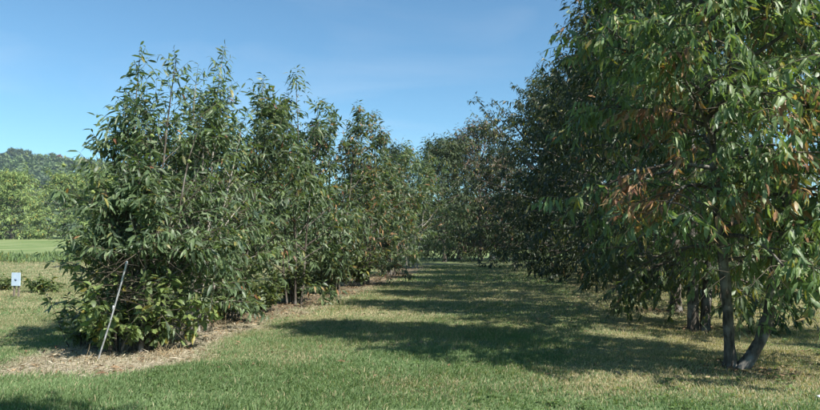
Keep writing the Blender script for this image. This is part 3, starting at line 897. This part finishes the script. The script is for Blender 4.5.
# ------------------------------------------------------------------ straw stalks and lawn weeds
def build_straw():
    rng = np.random.default_rng(57)
    n = 60000
    y = rng.uniform(7.5, 16, n); x = row_x(LROW, y) + rng.uniform(-2.2, 1.8, n)
    st, _ = masks(x, y)
    k = rng.random(n) < st * (.25 + 1.1 * fbm(x * 3, y * 3, 71, 2)) * .3
    x, y = x[k], y[k]; n = len(x)
    P = np.stack((x, y, gz(x, y) + rng.uniform(.006, .035, n)), 1); a = rng.uniform(0, 2 * np.pi, n)
    D = np.stack((np.cos(a), np.sin(a), rng.normal(.05, .16, n)), 1)
    C = np.array([(.42, .37, .27), (.50, .45, .35), (.30, .25, .17), (.22, .17, .11)])[rng.integers(0, 4, n)] * rng.uniform(.75, 1.15, (n, 1))
    me = leaves_mesh('straw_mulch', P, leaf_frames(P, D, rng, .2), rng.uniform(.06, .2, n), C, template([.5], [.035], fold=.1, droop=.1))
    tag(link('straw_mulch', me, M_LITTER), 'pale loose straw lying under the front of the left row', 'straw', kind='stuff')
build_straw()
def build_lawn_weeds():
    rng = np.random.default_rng(58)
    n = 2600
    y = 5.5 + 12 * rng.random(n) ** 1.3; x = rng.uniform(-1, 1, n) * (.7 * y + .6)
    k = (fbm(x * .8 + 3, y * .8, 44, 2) > .52) & (masks(x, y)[0] < .3)
    x, y = x[k], y[k]; n = len(x); m = 6
    a = (np.arange(m) * 2 * np.pi / m)[None] + rng.uniform(0, 6.3, (n, 1)) + rng.normal(0, .25, (n, m))
    P = np.stack((np.repeat(x, m), np.repeat(y, m), np.repeat(gz(x, y) + rng.uniform(.0, .03, n), m)), 1)
    D = np.stack((np.cos(a).ravel(), np.sin(a).ravel(), rng.uniform(.25, .9, n * m)), 1)
    C = np.repeat(np.array([.10, .155, .055]) * rng.uniform(.75, 1.35, (n, 1)), m, 0)
    S = np.repeat(rng.uniform(.035, .085, n), m) * rng.uniform(.7, 1.2, n * m)
    me = leaves_mesh('lawn_weeds', P, leaf_frames(P, D, rng, .2), S, C, template([.5], [.22], droop=.5))
    tag(link('lawn_weeds', me, M_GRASS), 'low broad-leaved weeds and clover scattered through the lawn', 'weeds', kind='stuff')
build_lawn_weeds()

# ------------------------------------------------------------------ fallen leaves
def build_litter():
    rng = np.random.default_rng(41)
    n = 42000
    y = rng.uniform(7.5, 34, n) ; x = rng.uniform(-1, 1, n) * (.7 * y + 1)
    pr = np.clip(litter_amt(x, y), 0, 1) + .3 * masks(x, y)[0] + .035
    k = rng.random(n) < pr
    x, y = x[k], y[k]; n = len(x)
    P = np.stack((x, y, gz(x, y) + rng.uniform(.012, .04, n)), 1)
    a = rng.uniform(0, 2 * np.pi, n)
    D = np.stack((np.cos(a), np.sin(a), rng.normal(0, .18, n)), 1)
    C = np.array([(.15, .095, .055), (.22, .15, .09), (.10, .065, .04), (.28, .21, .13)])[rng.integers(0, 4, n)] * rng.uniform(.7, 1.2, (n, 1))
    me = leaves_mesh('leaf_litter', P, leaf_frames(P, D, rng, .3), rng.uniform(.09, .17, n), C, T_LO)
    tag(link('leaf_litter', me, M_LITTER), 'scattered brown fallen leaves under the tree rows', 'leaf litter', kind='stuff')
build_litter()

# ------------------------------------------------------------------ leaning white pole
def build_pole():
    d0 = EYE * F / (357 - HOR)
    x0, y0 = (101 - 410) / F * d0, d0
    x1, y1, z1 = px2w(128, 262, 8.75)
    z0 = float(gz(x0, y0))
    root = empty('leaning_pole', (x0, y0, z0))
    b = np.array([0, 0, -.05]); t = np.array([x1 - x0, y1 - y0, z1 - z0])
    u = np.linspace(0, 1, 9)[:, None]
    pts = b + (t - b) * u; pts[:, 0] += (np.sin(u[:, 0] * np.pi) * .012)
    mp = simple_mat('weathered_white_pole', (.22, .225, .23), (.46, .47, .48), 14, .5, .1, 60)
    link('shaft', tubes_mesh('shaft', [(pts, np.full(9, .0115))], 10), mp, root, True)
    e = nrm(t - b)
    link('end_cap', tubes_mesh('end_cap', [(np.array([t - e * .05, t - e * .001, t + e * .012, t + e * .016]), np.array([.0145, .0145, .011, .001]))], 10), mp, root, True)
    c = b + (t - b) * .55
    link('coupling', tubes_mesh('coupling', [(np.array([c - e * .035, c - e * .034, c + e * .034, c + e * .035]), np.array([.012, .0155, .0155, .012]))], 10), mp, root, True)
    tag(root, 'thin weathered white pole leaning in the front left chestnut', 'pole')
build_pole()

# ------------------------------------------------------------------ white sign on stakes
def box(name, lo, hi, mat, parent, bev=0.0):
    import bmesh
    bm = bmesh.new(); bmesh.ops.create_cube(bm, size=1)
    for v in bm.verts:
        v.co = Vector([(lo[i] + hi[i]) / 2 + v.co[i] * (hi[i] - lo[i]) for i in range(3)])
    if bev: bmesh.ops.bevel(bm, geom=list(bm.edges), offset=bev, segments=2, affect='EDGES')
    me = bpy.data.meshes.new(name); bm.to_mesh(me); bm.free()
    return link(name, me, mat, parent)
def build_sign():
    d = 19.0; x = (18 - 410) / F * d
    root = empty('field_sign', (x, d, float(gz(x, d)))); root.rotation_euler = (0, 0, R(-16))
    ms = simple_mat('sign_white', (.46, .57, .70), (.56, .66, .77), 6, .5, .05)
    mw = simple_mat('sign_stake', (.12, .10, .08), (.22, .19, .15), 18, .85, .3)
    mk = simple_mat('sign_ink', (.12, .16, .25), (.16, .2, .3), 6, .5, .0)
    bd = box('sign_board', (-.165, -.008, .34), (.165, .008, .73), ms, root, .004)
    box('stake', (-.105, .010, -.1), (-.06, .05, .66), mw, root, .003)
    box('stake', (.06, .010, -.1), (.105, .05, .66), mw, root, .003)
    # dark emblem: a rounded leaf shape with a bar beneath
    n = 20; a = np.arange(n) * 2 * np.pi / n
    V = np.stack((.04 * np.cos(a) * (1 + .25 * np.cos(2 * a)), np.full(n, -.0115), .52 + .034 * np.sin(a) * (1 + .2 * np.sin(3 * a))), 1)
    V2 = V.copy(); V2[:, 1] = -.0085
    lp = list(range(n)); tot = [n]
    for i in range(n): lp += [i, i + n, (i + 1) % n + n, (i + 1) % n]; tot.append(4)
    link('emblem', raw_mesh('emblem', np.concatenate((V, V2)), lp, tot), mk, bd)
    tag(root, 'small white sign with dark mark on stakes in the left lawn', 'sign')
build_sign()

# ------------------------------------------------------------------ white barrel at the end of the lane
def build_barrel():
    d = 62.0; x = (492 - 410) / F * d
    root = empty('white_barrel', (x, d, float(gz(x, d))))
    mw = simple_mat('barrel_white', (.55, .55, .54), (.72, .72, .70), 5, .5, .1)
    prof = [(.0, .24), (.02, .27), (.2, .285), (.22, .295), (.25, .285), (.45, .29), (.47, .30), (.5, .29), (.72, .27), (.75, .24)]
    link('drum', tubes_mesh('drum', [(np.array([(0, 0, z) for z, r in prof]), np.array([r for z, r in prof]))], 20), mw, root, True)
    link('lid', tubes_mesh('lid', [(np.array([(0, 0, z) for z in (.745, .75, .78, .785)]), np.array([.25, .262, .255, .001]))], 20), mw, root, True)
    tag(root, 'small white barrel under the trees at the far end of the lane', 'barrel')
build_barrel()

# ------------------------------------------------------------------ scrap of white litter on the turf
def build_scrap():
    d = EYE * F / (399 - HOR); x = (813 - 410) / F * d
    rng = np.random.default_rng(3)
    u = np.linspace(-1, 1, 6); X, Y = np.meshgrid(u, u)
    Z = .35 * rng.random(X.shape) + .5 * (1 - .5 * (X ** 2 + Y ** 2))
    V = np.stack((X.ravel() * .022 * (1 + .2 * Y.ravel()), Y.ravel() * .02, Z.ravel() * .03 + .03), 1)
    a = (np.arange(5)[:, None] * 6 + np.arange(5)[None]).ravel()
    q = np.stack((a, a + 1, a + 7, a + 6), 1)
    me = raw_mesh('paper_scrap', V, q, np.full(len(q), 4))
    o = link('paper_scrap', me, simple_mat('scrap_white', (.75, .76, .78), (.82, .82, .83), 30, .6, .1))
    so = o.modifiers.new('thickness', 'SOLIDIFY'); so.thickness = .001
    o.location = (x, d, float(gz(x, d)))
    tag(o, 'tiny crumpled white scrap in the grass at the lower right corner', 'scrap')
build_scrap()

# ------------------------------------------------------------------ chestnut burrs on the left trees
def build_burrs():
    import bmesh
    bm = bmesh.new(); bmesh.ops.create_icosphere(bm, subdivisions=2, radius=.024)
    for i, v in enumerate(bm.verts):
        if i % 2: v.co *= 1.28
    me = bpy.data.meshes.new('burr'); bm.to_mesh(me); bm.free()
    me.materials.append(simple_mat('burr_green', (.12, .16, .045), (.19, .23, .065), 60, .7, .3))
    root = [o for o in bpy.data.objects if o.get('label', '').startswith('front young chestnut')][0]
    for (px, py, y) in [(62, 165, 8.9), (188, 161, 8.9), (92, 192, 8.6), (150, 135, 9.0)]:
        o = bpy.data.objects.new('burr', me); COL.objects.link(o); o.parent = root
        o.location = Vector(px2w(px, py, y)) - root.location
build_burrs()

# ------------------------------------------------------------------ summer haze
def build_haze():
    m = bpy.data.materials.new('summer_haze'); m.use_nodes = True
    N = m.node_tree.nodes; N.clear()
    out = N.new('ShaderNodeOutputMaterial'); v = N.new('ShaderNodeVolumePrincipled')
    v.inputs['Color'].default_value = (.62, .80, 1.0, 1); v.inputs['Density'].default_value = 0.0002
    v.inputs['Anisotropy'].default_value = 0.0
    m.node_tree.links.new(v.outputs[0], out.inputs['Volume'])
    o = box('haze', (-950, -60, -8), (1500, 900, 110), m, None)
    tag(o, 'thin blue summer haze over the whole orchard', 'haze', kind='stuff')
build_haze()
